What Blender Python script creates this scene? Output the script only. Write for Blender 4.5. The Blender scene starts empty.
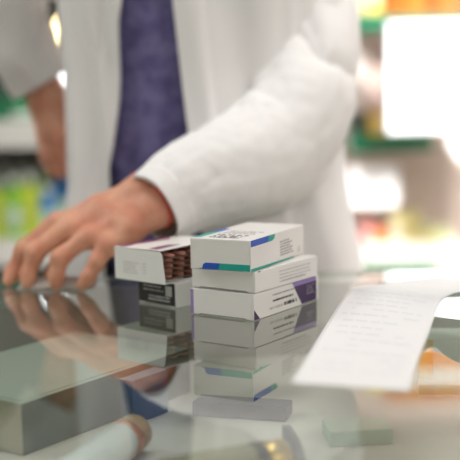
import bpy, bmesh, math, random
import numpy as np
from mathutils import Vector, Matrix, noise
random.seed(7)
C = bpy.context.scene.collection
PI = math.pi
# ------------------------------------------------------------------ camera model
FPX = 1100.0
PIT = math.radians(7.4587); ROL = math.radians(-1.218)
T = 0.95                       # counter top height
H = 0.2339                     # camera above the counter
CAM = Vector((0, 0, T + H))
F0 = Vector((0, math.cos(PIT), -math.sin(PIT)))
R0 = Vector((1, 0, 0)); U0 = Vector((0, math.sin(PIT), math.cos(PIT)))
cr, sr = math.cos(ROL), math.sin(ROL)
RIGHT = R0 * cr + U0 * sr
UP = U0 * cr - R0 * sr
def ray(px, py):
    return F0 * FPX + RIGHT * (px - 230) - UP * (py - 230)
def at(px, py, y):             # point seen at a photo position, at distance y
    r = ray(px, py); return CAM + r * (y / r.y)
def onz(px, py, z):            # point seen at a photo position, at height z above the counter
    r = ray(px, py); return CAM + r * ((T + z - CAM.z) / r.z)

# ------------------------------------------------------------------ materials
def mat(name, col, rough=.5, metal=0, spec=.5, bump=0, bscale=200, var=0, vscale=8, sub=0, emit=0, coat=0, col2=None, bstretch=None):
    m = bpy.data.materials.new(name); m.use_nodes = True
    nt = m.node_tree; b = nt.nodes['Principled BSDF']
    c = tuple(col) + (1,)
    b.inputs['Base Color'].default_value = c
    b.inputs['Roughness'].default_value = rough
    b.inputs['Metallic'].default_value = metal
    b.inputs['Specular IOR Level'].default_value = spec
    b.inputs['Coat Weight'].default_value = coat
    if sub:
        b.inputs['Subsurface Weight'].default_value = sub
        b.inputs['Subsurface Radius'].default_value = (.9, .35, .2)
        b.inputs['Subsurface Scale'].default_value = .006
    if emit:
        b.inputs['Emission Color'].default_value = c
        b.inputs['Emission Strength'].default_value = emit
    tc = nt.nodes.new('ShaderNodeTexCoord')
    if var or col2:
        n = nt.nodes.new('ShaderNodeTexNoise'); n.inputs['Scale'].default_value = vscale
        n.inputs['Detail'].default_value = 5
        nt.links.new(tc.outputs['Object'], n.inputs['Vector'])
        r = nt.nodes.new('ShaderNodeValToRGB')
        r.color_ramp.elements[0].position = .35; r.color_ramp.elements[1].position = .65
        lo = col2 if col2 else tuple(x * (1 - var) for x in col)
        r.color_ramp.elements[0].color = tuple(lo) + (1,)
        r.color_ramp.elements[1].color = c
        nt.links.new(n.outputs['Fac'], r.inputs['Fac']); nt.links.new(r.outputs['Color'], b.inputs['Base Color'])
    if bump:
        n = nt.nodes.new('ShaderNodeTexNoise'); n.inputs['Scale'].default_value = bscale
        n.inputs['Detail'].default_value = 4
        if bstretch:
            mp = nt.nodes.new('ShaderNodeMapping'); mp.inputs['Scale'].default_value = bstretch
            nt.links.new(tc.outputs['Object'], mp.inputs['Vector']); nt.links.new(mp.outputs['Vector'], n.inputs['Vector'])
        else:
            nt.links.new(tc.outputs['Object'], n.inputs['Vector'])
        bp = nt.nodes.new('ShaderNodeBump'); bp.inputs['Strength'].default_value = bump
        bp.inputs['Distance'].default_value = .002
        nt.links.new(n.outputs['Fac'], bp.inputs['Height']); nt.links.new(bp.outputs['Normal'], b.inputs['Normal'])
    return m
def glass_mat(name, tint, strength=1.0, tf=None):
    # thin window glass: clear transmission plus mirror reflection that grows towards grazing
    m = bpy.data.materials.new(name); m.use_nodes = True
    nt = m.node_tree; nt.nodes.clear(); N = nt.nodes.new; L = nt.links.new
    out = N('ShaderNodeOutputMaterial'); mx = N('ShaderNodeMixShader')
    tr = N('ShaderNodeBsdfTransparent'); tr.inputs['Color'].default_value = tuple(tint) + (1,)
    gl = N('ShaderNodeBsdfGlossy'); gl.inputs['Roughness'].default_value = .015
    gl.inputs['Color'].default_value = (.97, .98, .97, 1)
    g = N('ShaderNodeNewGeometry'); d = N('ShaderNodeVectorMath'); d.operation = 'DOT_PRODUCT'
    L(g.outputs['Normal'], d.inputs[0]); L(g.outputs['Incoming'], d.inputs[1])
    a = N('ShaderNodeMath'); a.operation = 'ABSOLUTE'; L(d.outputs['Value'], a.inputs[0])
    s = N('ShaderNodeMath'); s.operation = 'SUBTRACT'; s.inputs[0].default_value = 1; L(a.outputs[0], s.inputs[1])
    p = N('ShaderNodeMath'); p.operation = 'POWER'; p.inputs[1].default_value = 5; L(s.outputs[0], p.inputs[0])
    q = N('ShaderNodeMath'); q.operation = 'MULTIPLY_ADD'; q.inputs[1].default_value = .96; q.inputs[2].default_value = .04; L(p.outputs[0], q.inputs[0])
    # both faces of the pane: 2R/(1+R)
    n1 = N('ShaderNodeMath'); n1.operation = 'MULTIPLY'; n1.inputs[1].default_value = 2 * strength; L(q.outputs[0], n1.inputs[0])
    n2 = N('ShaderNodeMath'); n2.operation = 'ADD'; n2.inputs[1].default_value = 1; L(q.outputs[0], n2.inputs[0])
    n3 = N('ShaderNodeMath'); n3.operation = 'DIVIDE'; n3.use_clamp = True; L(n1.outputs[0], n3.inputs[0]); L(n2.outputs[0], n3.inputs[1])
    L(n3.outputs[0], mx.inputs['Fac']); L(tr.outputs[0], mx.inputs[1]); L(gl.outputs[0], mx.inputs[2])
    L(mx.outputs[0], out.inputs['Surface'])
    return m
def clear_mat(name, tint):
    m = bpy.data.materials.new(name); m.use_nodes = True
    nt = m.node_tree; nt.nodes.clear()
    out = nt.nodes.new('ShaderNodeOutputMaterial'); tr = nt.nodes.new('ShaderNodeBsdfTransparent')
    tr.inputs['Color'].default_value = tuple(tint) + (1,); nt.links.new(tr.outputs[0], out.inputs['Surface'])
    return m
def emis(name, col, s):
    m = bpy.data.materials.new(name); m.use_nodes = True
    nt = m.node_tree; nt.nodes.clear()
    out = nt.nodes.new('ShaderNodeOutputMaterial'); e = nt.nodes.new('ShaderNodeEmission')
    e.inputs['Color'].default_value = tuple(col) + (1,); e.inputs['Strength'].default_value = s
    nt.links.new(e.outputs[0], out.inputs['Surface']); return m
def S(r, g, b):                # sRGB bytes -> linear
    f = lambda v: ((v / 255 + .055) / 1.055) ** 2.4 if v > 10 else v / 255 / 12.92
    return (f(r), f(g), f(b))

M = dict(
 carton=mat('carton_white', (.80, .79, .77), .38, bump=.02, bscale=900, coat=.1),
 carton_in=mat('carton_inside_grey', (.35, .34, .31), .8),
 ink=mat('ink_dark', (.03, .03, .035), .5), ink2=mat('ink_grey', (.30, .29, .30), .5), ink3=mat('ink_pale', (.55, .53, .53), .5),
 blue=mat('ink_blue', S(20, 84, 190), .4), teal=mat('ink_teal', S(0, 165, 150), .4),
 purple=mat('ink_dark_purple', S(62, 38, 88), .4), lilac=mat('ink_lilac', S(150, 125, 190), .45), plum=mat('ink_plum', S(122, 50, 104), .4),
 black=mat('ink_black', (.008, .008, .009), .35), whiteink=mat('ink_white', (.38, .38, .36), .5),
 pill=mat('pill_pink_copper', S(232, 165, 148), .3, coat=.4), foil=mat('blister_foil', (.42, .27, .21), .35, metal=.6),
 skin=mat('skin', S(222, 168, 140), .48, sub=.2, bump=.25, bscale=260, col2=S(206, 138, 112), vscale=34, spec=.4),
 coatc=mat('coat_cotton', (.84, .835, .83), .85, bump=.12, bscale=900, spec=.2),
 knit=mat('sweater_knit', S(130, 124, 170), .9, bump=.6, bscale=300, col2=S(98, 93, 138), vscale=45, spec=.1),
 trouser=mat('trouser_cloth', S(52, 54, 66), .9, bump=.2, bscale=400),
 shoe=mat('shoe_leather', S(40, 34, 30), .4), hair=mat('hair_brown', S(60, 40, 28), .55, bump=.6, bscale=120),
 eye=mat('eye_brown', (.10, .06, .04), .3), lip=mat('lips', S(170, 90, 85), .5),
 cord=mat('bracelet_red', S(225, 60, 30), .6),
 paper=mat('receipt_paper', (.86, .86, .87), .6, bump=.02, bscale=300),
 papertext=mat('receipt_print', (.79, .80, .83), .7),
 glass=glass_mat('counter_glass', (.90, .95, .92)), glassw=glass_mat('case_glass', (.93, .97, .95), .8),
 clear=clear_mat('clear_glass_underside', (.99, 1, .99)),
 gedge=mat('glass_edge_green', S(178, 190, 180), .2),
 metal=mat('brushed_aluminium', (.6, .6, .6), .3, metal=1), cab=mat('cabinet_laminate', (.55, .54, .52), .5, bump=.05, bscale=60),
 caseback=mat('case_back_panel', (.42, .40, .38), .6), casefloor=mat('case_floor_panel', (.64, .61, .56), .5, var=.10, vscale=5),
 wall=mat('wall_paint', S(222, 208, 200), .9, bump=.05, bscale=80), ceil=mat('ceiling_paint', (.8, .8, .79), .9, bump=.05, bscale=60),
 floor=mat('floor_vinyl', (.42, .40, .37), .35, var=.12, vscale=3),
 shelfw=mat('shelf_white', S(226, 226, 220), .5), shelfg=mat('shelf_rail_green', S(22, 122, 88), .4), shelfgrey=mat('unit_back_grey', S(128, 128, 126), .7),
 beige=mat('unit_back_beige', S(214, 198, 188), .7), panelg=mat('panel_green', S(30, 120, 80), .6),
 lamp=emis('lamp_warm_glow', (1, .78, .38), 9), lampw=emis('lamp_white_glow', (.95, .97, 1), 6), light=emis('light_box_glow', (1, 1, 1), 3.2),
 ceillight=emis('ceiling_diffuser', (1, .98, .95), 2.3),
)
def plain(name, rgb, rough=.45, **k): 
    if name not in M: M[name] = mat(name, S(*rgb), rough, **k)
    return M[name]

# ------------------------------------------------------------------ mesh helpers
def link(o, parent=None):
    C.objects.link(o)
    if parent: o.parent = parent
    return o
def obj(name, bm, mats, parent=None, smooth=False, bevel=0, loc=None, rz=0):
    me = bpy.data.meshes.new(name)
    bmesh.ops.recalc_face_normals(bm, faces=bm.faces) if not getattr(bm, '_keep', 0) else None
    bm.to_mesh(me); bm.free()
    for m in (mats if isinstance(mats, (list, tuple)) else [mats]): me.materials.append(m)
    if smooth:
        for p in me.polygons: p.use_smooth = True
    o = bpy.data.objects.new(name, me); link(o, parent)
    if loc is not None: o.location = loc
    o.rotation_euler.z = rz
    if bevel:
        b = o.modifiers.new('bevel', 'BEVEL'); b.width = bevel; b.segments = 2; b.limit_method = 'ANGLE'
    return o
def tag(o, label, cat, group=None, kind=None):
    o['label'] = label; o['category'] = cat
    if group: o['group'] = group
    if kind: o['kind'] = kind
    return o
def empty(name, loc, rz=0, parent=None):
    o = bpy.data.objects.new(name, None); o.empty_display_size = .02; link(o, parent)
    o.location = loc; o.rotation_euler.z = rz; return o
def box(bm, x0, x1, y0, y1, z0, z1, mi=0):
    r = bmesh.ops.create_cube(bm, size=1)
    bmesh.ops.scale(bm, vec=(x1 - x0, y1 - y0, z1 - z0), verts=r['verts'])
    bmesh.ops.translate(bm, vec=((x0 + x1) / 2, (y0 + y1) / 2, (z0 + z1) / 2), verts=r['verts'])
    for f in {f for v in r['verts'] for f in v.link_faces}: f.material_index = mi
    return r['verts']
def B(*a):
    bm = bmesh.new(); box(bm, *a); return bm
def lathe(prof, n=32, bm=None, mi=0):
    bm = bm or bmesh.new(); rings = []
    for r, z in prof:
        rings.append([bm.verts.new((max(r, 1e-5) * math.cos(2 * PI * i / n), max(r, 1e-5) * math.sin(2 * PI * i / n), z)) for i in range(n)])
    for a, b in zip(rings, rings[1:]):
        for i in range(n):
            f = bm.faces.new((a[i], a[(i + 1) % n], b[(i + 1) % n], b[i])); f.material_index = mi
    for rg in (rings[0][::-1], rings[-1]):
        f = bm.faces.new(rg); f.material_index = mi
    return bm
def prism(bm, pts, fn, t, mi=0):
    """flat polygon (2D) mapped by fn(u, v, w) with thickness t along w"""
    a = [bm.verts.new(fn(u, v, 0)) for u, v in pts]; b = [bm.verts.new(fn(u, v, t)) for u, v in pts]
    fs = [bm.faces.new(a[::-1]), bm.faces.new(b)]
    for i in range(len(pts)):
        j = (i + 1) % len(pts); fs.append(bm.faces.new((a[i], a[j], b[j], b[i])))
    for f in fs: f.material_index = mi
def apply_mods(o):
    dg = bpy.context.evaluated_depsgraph_get()
    return bpy.data.meshes.new_from_object(o.evaluated_get(dg))

# ------------------------------------------------------------------ room
def struct(name, bm, m, **k):
    o = obj(name, bm, m, **k); o['kind'] = 'structure'; return o
X0, X1, Y0, Y1, ZC = -3.2, 3.2, -2.2, 3.05, 2.75
struct('floor', B(X0, X1, Y0, Y1, -.1, 0), M['floor'])
struct('ceiling', B(X0, X1, Y0, Y1, ZC, ZC + .1), M['ceil'])
struct('wall_back', B(X0 - .1, X1 + .1, Y1, Y1 + .1, -.1, ZC + .1), M['wall'])
struct('wall_front', B(X0 - .1, X1 + .1, Y0 - .1, Y0, -.1, ZC + .1), M['wall'])
struct('wall_left', B(X0 - .1, X0, Y0, Y1, -.1, ZC + .1), M['wall'])
struct('wall_right', B(X1, X1 + .1, Y0, Y1, -.1, ZC + .1), M['wall'])
k = 0
for (x, y) in ((-1.9, -.9), (0, -.9), (1.9, -.9), (-1.9, 1.3), (0.1, 1.3), (1.9, 1.3)):
    e = empty('ceiling_light', (x, y, ZC)); k += 1
    bm = bmesh.new()
    for a in ((-.32, .32, -.32, -.29), (-.32, .32, .29, .32), (-.32, -.29, -.29, .29), (.29, .32, -.29, .29)): box(bm, *a, -.035, 0)
    obj('frame', bm, M['shelfw'], e)
    obj('diffuser', B(-.29, .29, -.29, .29, -.025, 0), M['ceillight'], e)
    where = ('left', 'middle', 'right')[(k - 1) % 3] + (' of the row above the customer side' if k < 4 else ' of the row above the counter')
    tag(e, 'square white ceiling light panel, ' + where, 'ceiling light', 'ceiling light panels')
def area(name, loc, size, power, col=(1, 1, 1), aim=None, sy=None, spread=None):
    l = bpy.data.lights.new(name, 'AREA'); l.energy = power; l.size = size; l.color = col
    if spread: l.spread = spread
    if sy: l.shape = 'RECTANGLE'; l.size_y = sy
    o = bpy.data.objects.new(name, l); link(o); o.location = loc
    if aim is not None: o.rotation_euler = (Vector(aim) - Vector(loc)).to_track_quat('-Z', 'Y').to_euler()
    return o
area('ceiling_lamp_near', (.1, 1.25, ZC - .06), .9, 11, (1, .98, .95), (.1, 1.25, 0))
area('ceiling_lamp_right', (1.9, 1.3, ZC - .06), 1.2, 9, (1, .93, .86), (.4, 1.6, .8))
area('added_shelf_light_right', (1.2, 1.2, ZC - .06), .7, 40, (1, .95, .92), (.80, 2.7, .62), spread=1.05)  # added light brightening the right shelves, no fixture belongs to it
area('added_key_light_front_right', (1.9, -.5, ZC - .06), 1.2, 24, (1, .94, .89), (0, 1.45, 1.1))  # added key light to brighten the person from the front right, out of view
area('ceiling_lamp_left', (-1.9, 1.3, ZC - .06), .8, 24, (.95, 1, .97), (-.6, 1.6, .8))
area('ceiling_lamp_customer', (-.4, -.9, ZC - .06), 1.4, 6, (.95, 1, .97), (0, 1.3, .9))

# ------------------------------------------------------------------ display counter
CX0, CX1, CY0, CY1 = -.85, .85, .28, 1.365
e = empty('display_counter', (0, 0, 0))
bm = bmesh.new(); box(bm, CX0, CX1, CY0, CY1, T - .008, T)
for f in bm.faces:
    f.normal_update(); f.material_index = 0 if f.normal.z > .5 else (1 if f.normal.z < -.5 else 2)
obj('glass_top', bm, [M['glass'], M['clear'], M['gedge']], e)
obj('base_cabinet', B(CX0 + .02, CX1 - .02, CY0 + .02, CY1 - .02, .08, .62), M['cab'], e, bevel=.004)
obj('plinth', B(CX0 + .06, CX1 - .06, CY0 + .06, CY1 - .06, 0, .08), M['metal'], e)
obj('case_floor', B(CX0 + .02, CX1 - .02, CY0 + .02, CY1 - .02, .62, .64), M['casefloor'], e)
SH = T - .10
obj('display_shelf', B(CX0 + .03, CX1 - .03, CY0 + .08, CY1 - .03, SH - .008, SH), M['casefloor'], e)
obj('back_panel', B(CX0 + .03, CX1 - .03, CY1 - .03, CY1 - .018, .64, T - .009), M['caseback'], e)
obj('front_glass', B(CX0 + .03, CX1 - .03, CY0 + .02, CY0 + .026, .64, T - .009), [M['glassw']], e)
for sx in (CX0 + .02, CX1 - .026): obj('side_glass', B(sx, sx + .006, CY0 + .03, CY1 - .03, .64, T - .009), [M['glassw']], e)
for sx in (CX0 + .01, CX1 - .03):
    for sy in (CY0 + .01, CY1 - .03): obj('corner_post', B(sx, sx + .02, sy, sy + .02, .62, T - .0085), M['metal'], e)
pa, pb = onz(-60, 323, -.016), onz(60, 288, -.016)
bm = bmesh.new(); v = (pb - pa); L_ = v.length; box(bm, 0, L_, -.0025, .0025, -.004, .004)
o = obj('divider_rail', bm, M['gedge'], e, loc=pa); o.rotation_euler.z = math.atan2(v.y, v.x)
tag(e, 'glass-topped display counter with metal corner posts that everything in front rests on', 'counter')

# ------------------------------------------------------------------ medicine cartons
def carton_frame(corner, yaw):
    """origin = front right bottom corner; local x runs along the end face to the left, y along the long side"""
    return empty('medicine_box', corner, 0), yaw
def text_rows(bm, fn, u0, v0, width, rows, pitch, size, seed, mi=0, ragged=.35, t=.00012):
    rnd = random.Random(seed)
    for r in range(rows):
        u = u0; end = u0 + width * (1 - ragged * rnd.random())
        while u < end:
            w = size * rnd.choice((.5, .8, 1.1, 1.6, 2.2))
            v = v0 - r * pitch
            prism(bm, [(u, v), (min(u + w, end), v), (min(u + w, end), v + size), (u, v + size)], fn, t, mi)
            u += w + size * rnd.choice((.35, .35, .8))
def medbox(corner, yaw, w, l, h, label, prints, open_end=False, tilt=0):
    e = empty('medicine_box', corner)
    # local axes: x towards the right front corner, y along the long side (away); origin at front right bottom corner
    e.rotation_euler = (0, tilt, -yaw)
    t = .0006
    if not open_end:
        obj('carton', B(-w, 0, 0, l, 0, h), M['carton'], e, bevel=.0007)
        bm = bmesh.new(); prism(bm, [(-w + .0008, h - .0012), (-w + .0035, .0018), (-.0035, .0018), (-.0008, h - .0012)], lambda u, v, q: (u, -q - .0001, v), .0006)
        obj('end_flap', bm, M['carton'], e)
        bm = bmesh.new()
        prism(bm, [(-w + .008, .0004), (-w + .012, .0018), (-.012, .0018), (-.008, .0004)], lambda u, v, q: (u, -q - .00005, v), .0002)
        obj('flap_slit', bm, M['carton_in'], e)
    front = lambda u, v, q: (u, -q - .0008, v)
    side = lambda u, v, q: (q + .00008, u, v)
    top = lambda u, v, q: (u, v, h + q + .00008)
    for nm, face, m, fn in prints:
        bm = bmesh.new(); fn(bm, {'front': front, 'side': side, 'top': top}[face]); o = obj(nm, bm, m, e)
    tag(e, label, 'medicine box', 'medicine boxes stacked on the glass counter')
    return e
def poly(*pts): return lambda bm, fn: prism(bm, list(pts), fn, .00012)
def rows(*a, **k): return lambda bm, fn: text_rows(bm, fn, *a, **k)

hA, hB, hC = .0319, .0217, .0270
# bottom of the right stack
wC, lC = .0772, .130
medbox((.0220, 1.0784, T + .0004), .60, wC, lC, hC, 'white medicine box with dark purple corner patch, bottom of the right stack', [
    ('purple_edge', 'front', M['lilac'], poly((-wC, .001), (-wC + .0035, .001), (-wC + .0035, hC - .001), (-wC, hC - .001))),
    ('purple_corner', 'side', M['purple'], poly((.0005, .0005), (.011, .0005), (.0005, .011))),
    ('purple_patch', 'side', M['purple'], poly((.094, .0008), (.125, .0008), (.125, hC - .005), (.078, hC - .005))),
    ('lilac_band', 'side', M['lilac'], poly((.078, hC - .005), (.125, hC - .005), (.125, hC - .0005), (.075, hC - .0005))),
    ('patch_text', 'side', M['ink3'], rows(.104, .018, .018, 4, .0028, .0012, 4)),
    ('small_text', 'side', M['ink2'], rows(.036, .0195, .044, 1, .004, .0014, 5, ragged=.05)),
    ('bold_text', 'side', M['ink'], rows(.036, .0132, .042, 1, .004, .0020, 6, ragged=.05)),
    ('brand_text', 'side', M['ink'], rows(.058, .0058, .026, 1, .004, .0036, 7, ragged=.05)),
    ('pale_text', 'side', M['ink3'], rows(.030, .0058, .026, 1, .004, .0026, 8, ragged=.05)),
])
wB, lB = .0790, .1204
medbox((.0238, 1.0800, T + hC + .0010), .62, wB, lB, hB, 'plain white medicine box with faint text rows, middle of the right stack', [
    ('side_text', 'side', M['ink3'], rows(.045, .0150, .062, 4, .0036, .0012, 14, ragged=.2)),
    ('text_line', 'side', M['ink2'], rows(.050, .0048, .050, 1, .0036, .0010, 15, ragged=.1)),
    ('corner_notch', 'side', M['ink'], poly((.006, hB - .0012), (.010, hB - .0012), (.009, hB - .0002), (.005, hB - .0002))),
])
wA, lA = .0682, .1331
medbox((.0199, 1.0740, T + hC + hB + .0016), .473, wA, lA, hA, 'white medicine box with blue and teal stripes, top of the right stack', [
    ('blue_stripe', 'front', M['blue'], poly((-wA + .0135, .0010), (-wA + .032, .0010), (-wA + .034, .0075), (-wA + .018, .0075), (-wA + .0150, .0060))),
    ('teal_stripe', 'front', M['teal'], poly((-wA + .032, .0010), (-.0006, .0010), (-.0006, .0075), (-wA + .034, .0075))),
    ('side_blue_stripe', 'side', M['blue'], poly((.0006, hA - .0068), (.040, hA - .0068), (.044, hA - .0004), (.0006, hA - .0004))),
    ('side_teal_stripe', 'side', M['teal'], poly((.040, hA - .0068), (.050, hA - .0068), (.056, hA - .0050), (.058, hA - .0004), (.044, hA - .0004))),
    ('bottom_teal_line', 'side', M['teal'], poly((.0006, .0003), (.105, .0003), (.105, .0013), (.0006, .0032))),
    ('side_text', 'side', M['ink2'], rows(.070, .0205, .036, 6, .0028, .0013, 24, ragged=.45)),
    ('side_mark', 'side', M['ink3'], rows(.116, .0085, .006, 3, .0022, .0014, 28)),
    ('top_blue_stripe', 'top', M['blue'], poly((-wA + .001, .045), (-wA + .008, .050), (-wA + .008, .075), (-wA + .001, .075))),
    ('top_teal_stripe', 'top', M['teal'], poly((-wA + .001, .004), (-wA + .008, .008), (-wA + .008, .050), (-wA + .001, .045))),
    ('top_name', 'top', M['ink'], rows(-.052, .028, .036, 3, .009, .0050, 31, ragged=.1)),
    ('top_text', 'top', M['ink2'], rows(-.052, .058, .040, 3, .008, .0026, 32)),
])
# left stack : black printed box below
wE, lE, hE = .059, .11, .0262
cE = onz(176.3, 308.6, 0)
medbox((cE.x, cE.y, T + .0004), .76, wE, lE, hE, 'medicine box with black printed end, bottom of the left stack', [
    ('black_panel', 'front', M['black'], poly((-wE + .001, .0018), (-.001, .0018), (-.001, hE - .0004), (-wE + .001, hE - .0004))),
    ('panel_text', 'front', M['whiteink'], lambda bm, fn: text_rows(bm, lambda u, v, q: fn(u, v, q + .0003), -.050, .0195, .032, 2, .0042, .0015, 41)),
    ('panel_bold_text', 'front', M['whiteink'], lambda bm, fn: text_rows(bm, lambda u, v, q: fn(u, v, q + .0003), -.042, .0085, .036, 2, .0034, .0020, 42, ragged=.1)),
    ('panel_label', 'front', M['whiteink'], lambda bm, fn: prism(bm, [(-.015, .0115), (-.005, .0115), (-.005, .0225), (-.015, .0225)], lambda u, v, q: fn(u, v, q + .0003), .0001)),
])
# open box above, right end open, blister sheets inside
wD, lD, hD = .0760, .098, .0345
cD = onz(165.3, 285.0, hE + .001)
yD = .72
e = empty('medicine_box', (cD.x, cD.y, T + hE + .0012)); e.rotation_euler.z = -yD
t = .0007
bm = bmesh.new()
box(bm, -wD, 0, 0, lD, 0, t)                       # bottom
box(bm, -wD, -wD + t, 0, lD, t, hD)                # far long side
box(bm, -wD, 0, lD - t, lD, t, hD)                 # rear end
obj('carton', bm, M['carton'], e)
bm = bmesh.new()                                   # front panel with slanted open edge
prism(bm, [(-wD, 0), (.001, 0), (.0005, .005), (-.0035, hD - .003), (-.006, hD), (-wD, hD)], lambda u, v, q: (u, -q, v), t)
obj('front_panel', bm, M['carton'], e)
bm = bmesh.new()                                   # lid a little lifted towards the open side
vs = [(-wD, -t, hD), (-.004, -t, hD + .0008), (-.0015, lD, hD + .004), (-wD, lD, hD)]
a = [bm.verts.new(v) for v in vs]; b = [bm.verts.new((v[0], v[1], v[2] + t)) for v in vs]
bm.faces.new(a[::-1]); bm.faces.new(b)
for i in range(4): bm.faces.new((a[i], a[(i + 1) % 4], b[(i + 1) % 4], b[i]))
obj('lid', bm, M['carton'], e)
lidz = lambda u, v, q: (u, v, hD + t + .0003 + q + max(0, (u + wD)) / wD * (.0008 + v / lD * .0034))
for nm, pts, m in (('plum_stripe', ((-wD + .002, .002), (-wD + .014, .002), (-wD + .016, .070), (-wD + .002, .085)), 'plum'),
                   ('plum_bar', ((-.026, .004), (-.014, .004), (-.014, .040), (-.026, .032)), 'plum')):
    bm = bmesh.new(); prism(bm, list(pts), lidz, .00012); obj(nm, bm, M[m], e)
bm = bmesh.new(); text_rows(bm, lambda u, v, q: (u, -t - q - .0001, v), -wD + .014, .019, .026, 5, .0028, .0011, 51, ragged=.3)
text_rows(bm, lambda u, v, q: (u, -t - q - .0001, v), -wD + .043, .019, .006, 4, .0034, .0011, 52, ragged=.1)
obj('end_text', bm, M['ink3'], e)
obj('inner_tray', B(-wD + .003, -.002, .001, .030, .0012, .0030), M['carton_in'], e)
tag(e, 'open white medicine box with plum stripes on its lid, top of the left stack', 'medicine box', 'medicine boxes stacked on the glass counter')
# blister sheets : a thing inside the box, each its own
bl = None
def blister():
    r = empty('blister_pack', (0, 0, 0))
    obj('foil_sheet', B(-.060, 0, 0, .088, 0, .0006), M['foil'], r)
    bm = bmesh.new()
    for i in range(5):
        for j in range(2):
            q = bmesh.ops.create_icosphere(bm, subdivisions=2, radius=1)
            bmesh.ops.scale(bm, vec=(.0105, .0055, .0024), verts=q['verts'])
            bmesh.ops.translate(bm, vec=(-.0115 - j * .030, .010 + i * .018, .0026), verts=q['verts'])
    obj('pills', bm, M['pill'], r, smooth=True)
    return r
proto = blister()
for i in range(5):
    if i == 0: r = proto
    else:
        r = proto.copy(); C.objects.link(r)
        for ch in proto.children:
            c = ch.copy(); C.objects.link(c); c.parent = r
    off = Vector((-.005 - .001 * (i % 2), .006 + .001 * i, .0034 + i * .0055)); off.rotate(Matrix.Rotation(-yD, 3, 'Z'))
    r.location = Vector((cD.x, cD.y, T + hE + .0012)) + off; r.rotation_euler.z = -yD
    tag(r, 'copper pink blister pack inside the open box, ' + ('lowest of the pile', 'second from the bottom', 'in the middle of the pile', 'second from the top', 'topmost under the lid')[i], 'blister pack', 'blister packs in the open medicine box')

# ------------------------------------------------------------------ receipt paper
near = [(410, 391, 0.0006), (415, 372, 0.0006), (421, 354, 0.001), (428, 336, 0.006), (434, 318, .014), (439, 305, .022), (448, 296, .030), (466, 291, .036), (500, 290, .038), (540, 296, .034)]
far = [(290, 383, 0.0006), (303, 362, 0.0006), (315, 343, 0.0006), (326, 325, .001), (337, 307, .002), (346, 294, .004), (360, 287, .010), (395, 284, .014), (440, 284, .018), (490, 289, .018)]
def catmull(pts, n):
    P = [Vector(p) for p in pts]; P = [2 * P[0] - P[1]] + P + [2 * P[-1] - P[-2]]; out = []
    m = len(pts) - 1
    for k in range(n):
        s = k / (n - 1) * m; i = min(int(s), m - 1); u = s - i
        a, b, c, d = P[i:i + 4]
        out.append(.5 * ((2 * b) + (c - a) * u + (2 * a - 5 * b + 4 * c - d) * u * u + (3 * b - a - 3 * c + d) * u ** 3))
    return out
nn = catmull([onz(*p) for p in near], 70); ff = catmull([onz(*p) for p in far], 70)
def paper_pt(s, t):
    x = s * 69; i = min(int(x), 68); u = x - i
    a = nn[i].lerp(nn[i + 1], u); b = ff[i].lerp(ff[i + 1], u); p = a.lerp(b, t)
    p.z = max(p.z + .003 * math.sin(PI * t) * min(1, max(0, s * 2.5 - .6)), T + .0005); return p
bm = bmesh.new(); G = [[bm.verts.new(paper_pt(i / 80, j / 20)) for j in range(21)] for i in range(81)]
for i in range(80):
    for j in range(20): bm.faces.new((G[i][j], G[i + 1][j], G[i + 1][j + 1], G[i][j + 1]))
rc = obj('receipt', bm, M['paper'], smooth=True)
sm = rc.modifiers.new('thick', 'SOLIDIFY'); sm.thickness = .00015; sm.offset = 1
bm = bmesh.new(); rnd = random.Random(3)
for r in range(15):
    s = .08 + r * .036; t0 = .12
    while t0 < .85:
        w = rnd.uniform(.04, .16)
        if rnd.random() < .7:
            q = [paper_pt(s, t0), paper_pt(s + .009, t0), paper_pt(s + .009, min(t0 + w, .9)), paper_pt(s, min(t0 + w, .9))]
            for v in q: v.z += .0004
            bm.faces.new([bm.verts.new(v) for v in q])
        t0 += w + .03
obj('printed_lines', bm, M['papertext'], rc)
tag(rc, 'long white paper sheet with faint print curling up off the glass counter', 'receipt')
# second sheet behind it
bm = bmesh.new(); n1, n2 = 30, 8
a0, a1 = onz(382, 281, .001), onz(500, 283, .001); b0, b1 = onz(392, 290, .001), onz(500, 292, .001)
G = [[None] * (n2 + 1) for _ in range(n1 + 1)]
for i in range(n1 + 1):
    for j in range(n2 + 1):
        p = a0.lerp(a1, i / n1).lerp(b0.lerp(b1, i / n1), j / n2); p.z = T + .0008 + .006 * math.sin(PI * i / n1) ** 2
        G[i][j] = bm.verts.new(p)
for i in range(n1):
    for j in range(n2): bm.faces.new((G[i][j], G[i + 1][j], G[i + 1][j + 1], G[i][j + 1]))
o = obj('paper_sheet', bm, M['paper'], smooth=True); sm = o.modifiers.new('thick', 'SOLIDIFY'); sm.thickness = .00015; sm.offset = 1
tag(o, 'blank white paper slip lying at the back edge of the counter behind the receipt', 'paper')

# ------------------------------------------------------------------ things inside the display case
def orient_box(name, corner, dirl, L, W, Hh, mats, bevel=.001):
    """corner = near top corner; body hangs down to the shelf"""
    an = math.atan2(dirl.y, dirl.x)
    bm = bmesh.new(); box(bm, 0, L, 0, W, -Hh, 0)
    for f in bm.faces:
        f.normal_update(); n = f.normal
        f.material_index = 0 if n.z > .5 else (1 if abs(n.y) > .5 and n.y < 0 else 2)
    o = obj(name, bm, mats, bevel=bevel); o.location = corner; o.rotation_euler.z = an; return o
c0 = onz(21, 404, -.05); c1 = onz(205, 343, -.05)
o = orient_box('product_box', c0, c1 - c0, .25, .17, .0495, [plain('box_pale_green', (168, 182, 170)), plain('box_dark_green', (40, 74, 62)), plain('box_beige', (176, 172, 150))])
tag(o, 'large pale box with dark green side under the glass at the lower left', 'box')
bm = bmesh.new(); box(bm, .006, .244, .006, .164, 0, .0008); obj('top_border', bm, plain('box_top_border', (184, 192, 182)), o)
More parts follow.
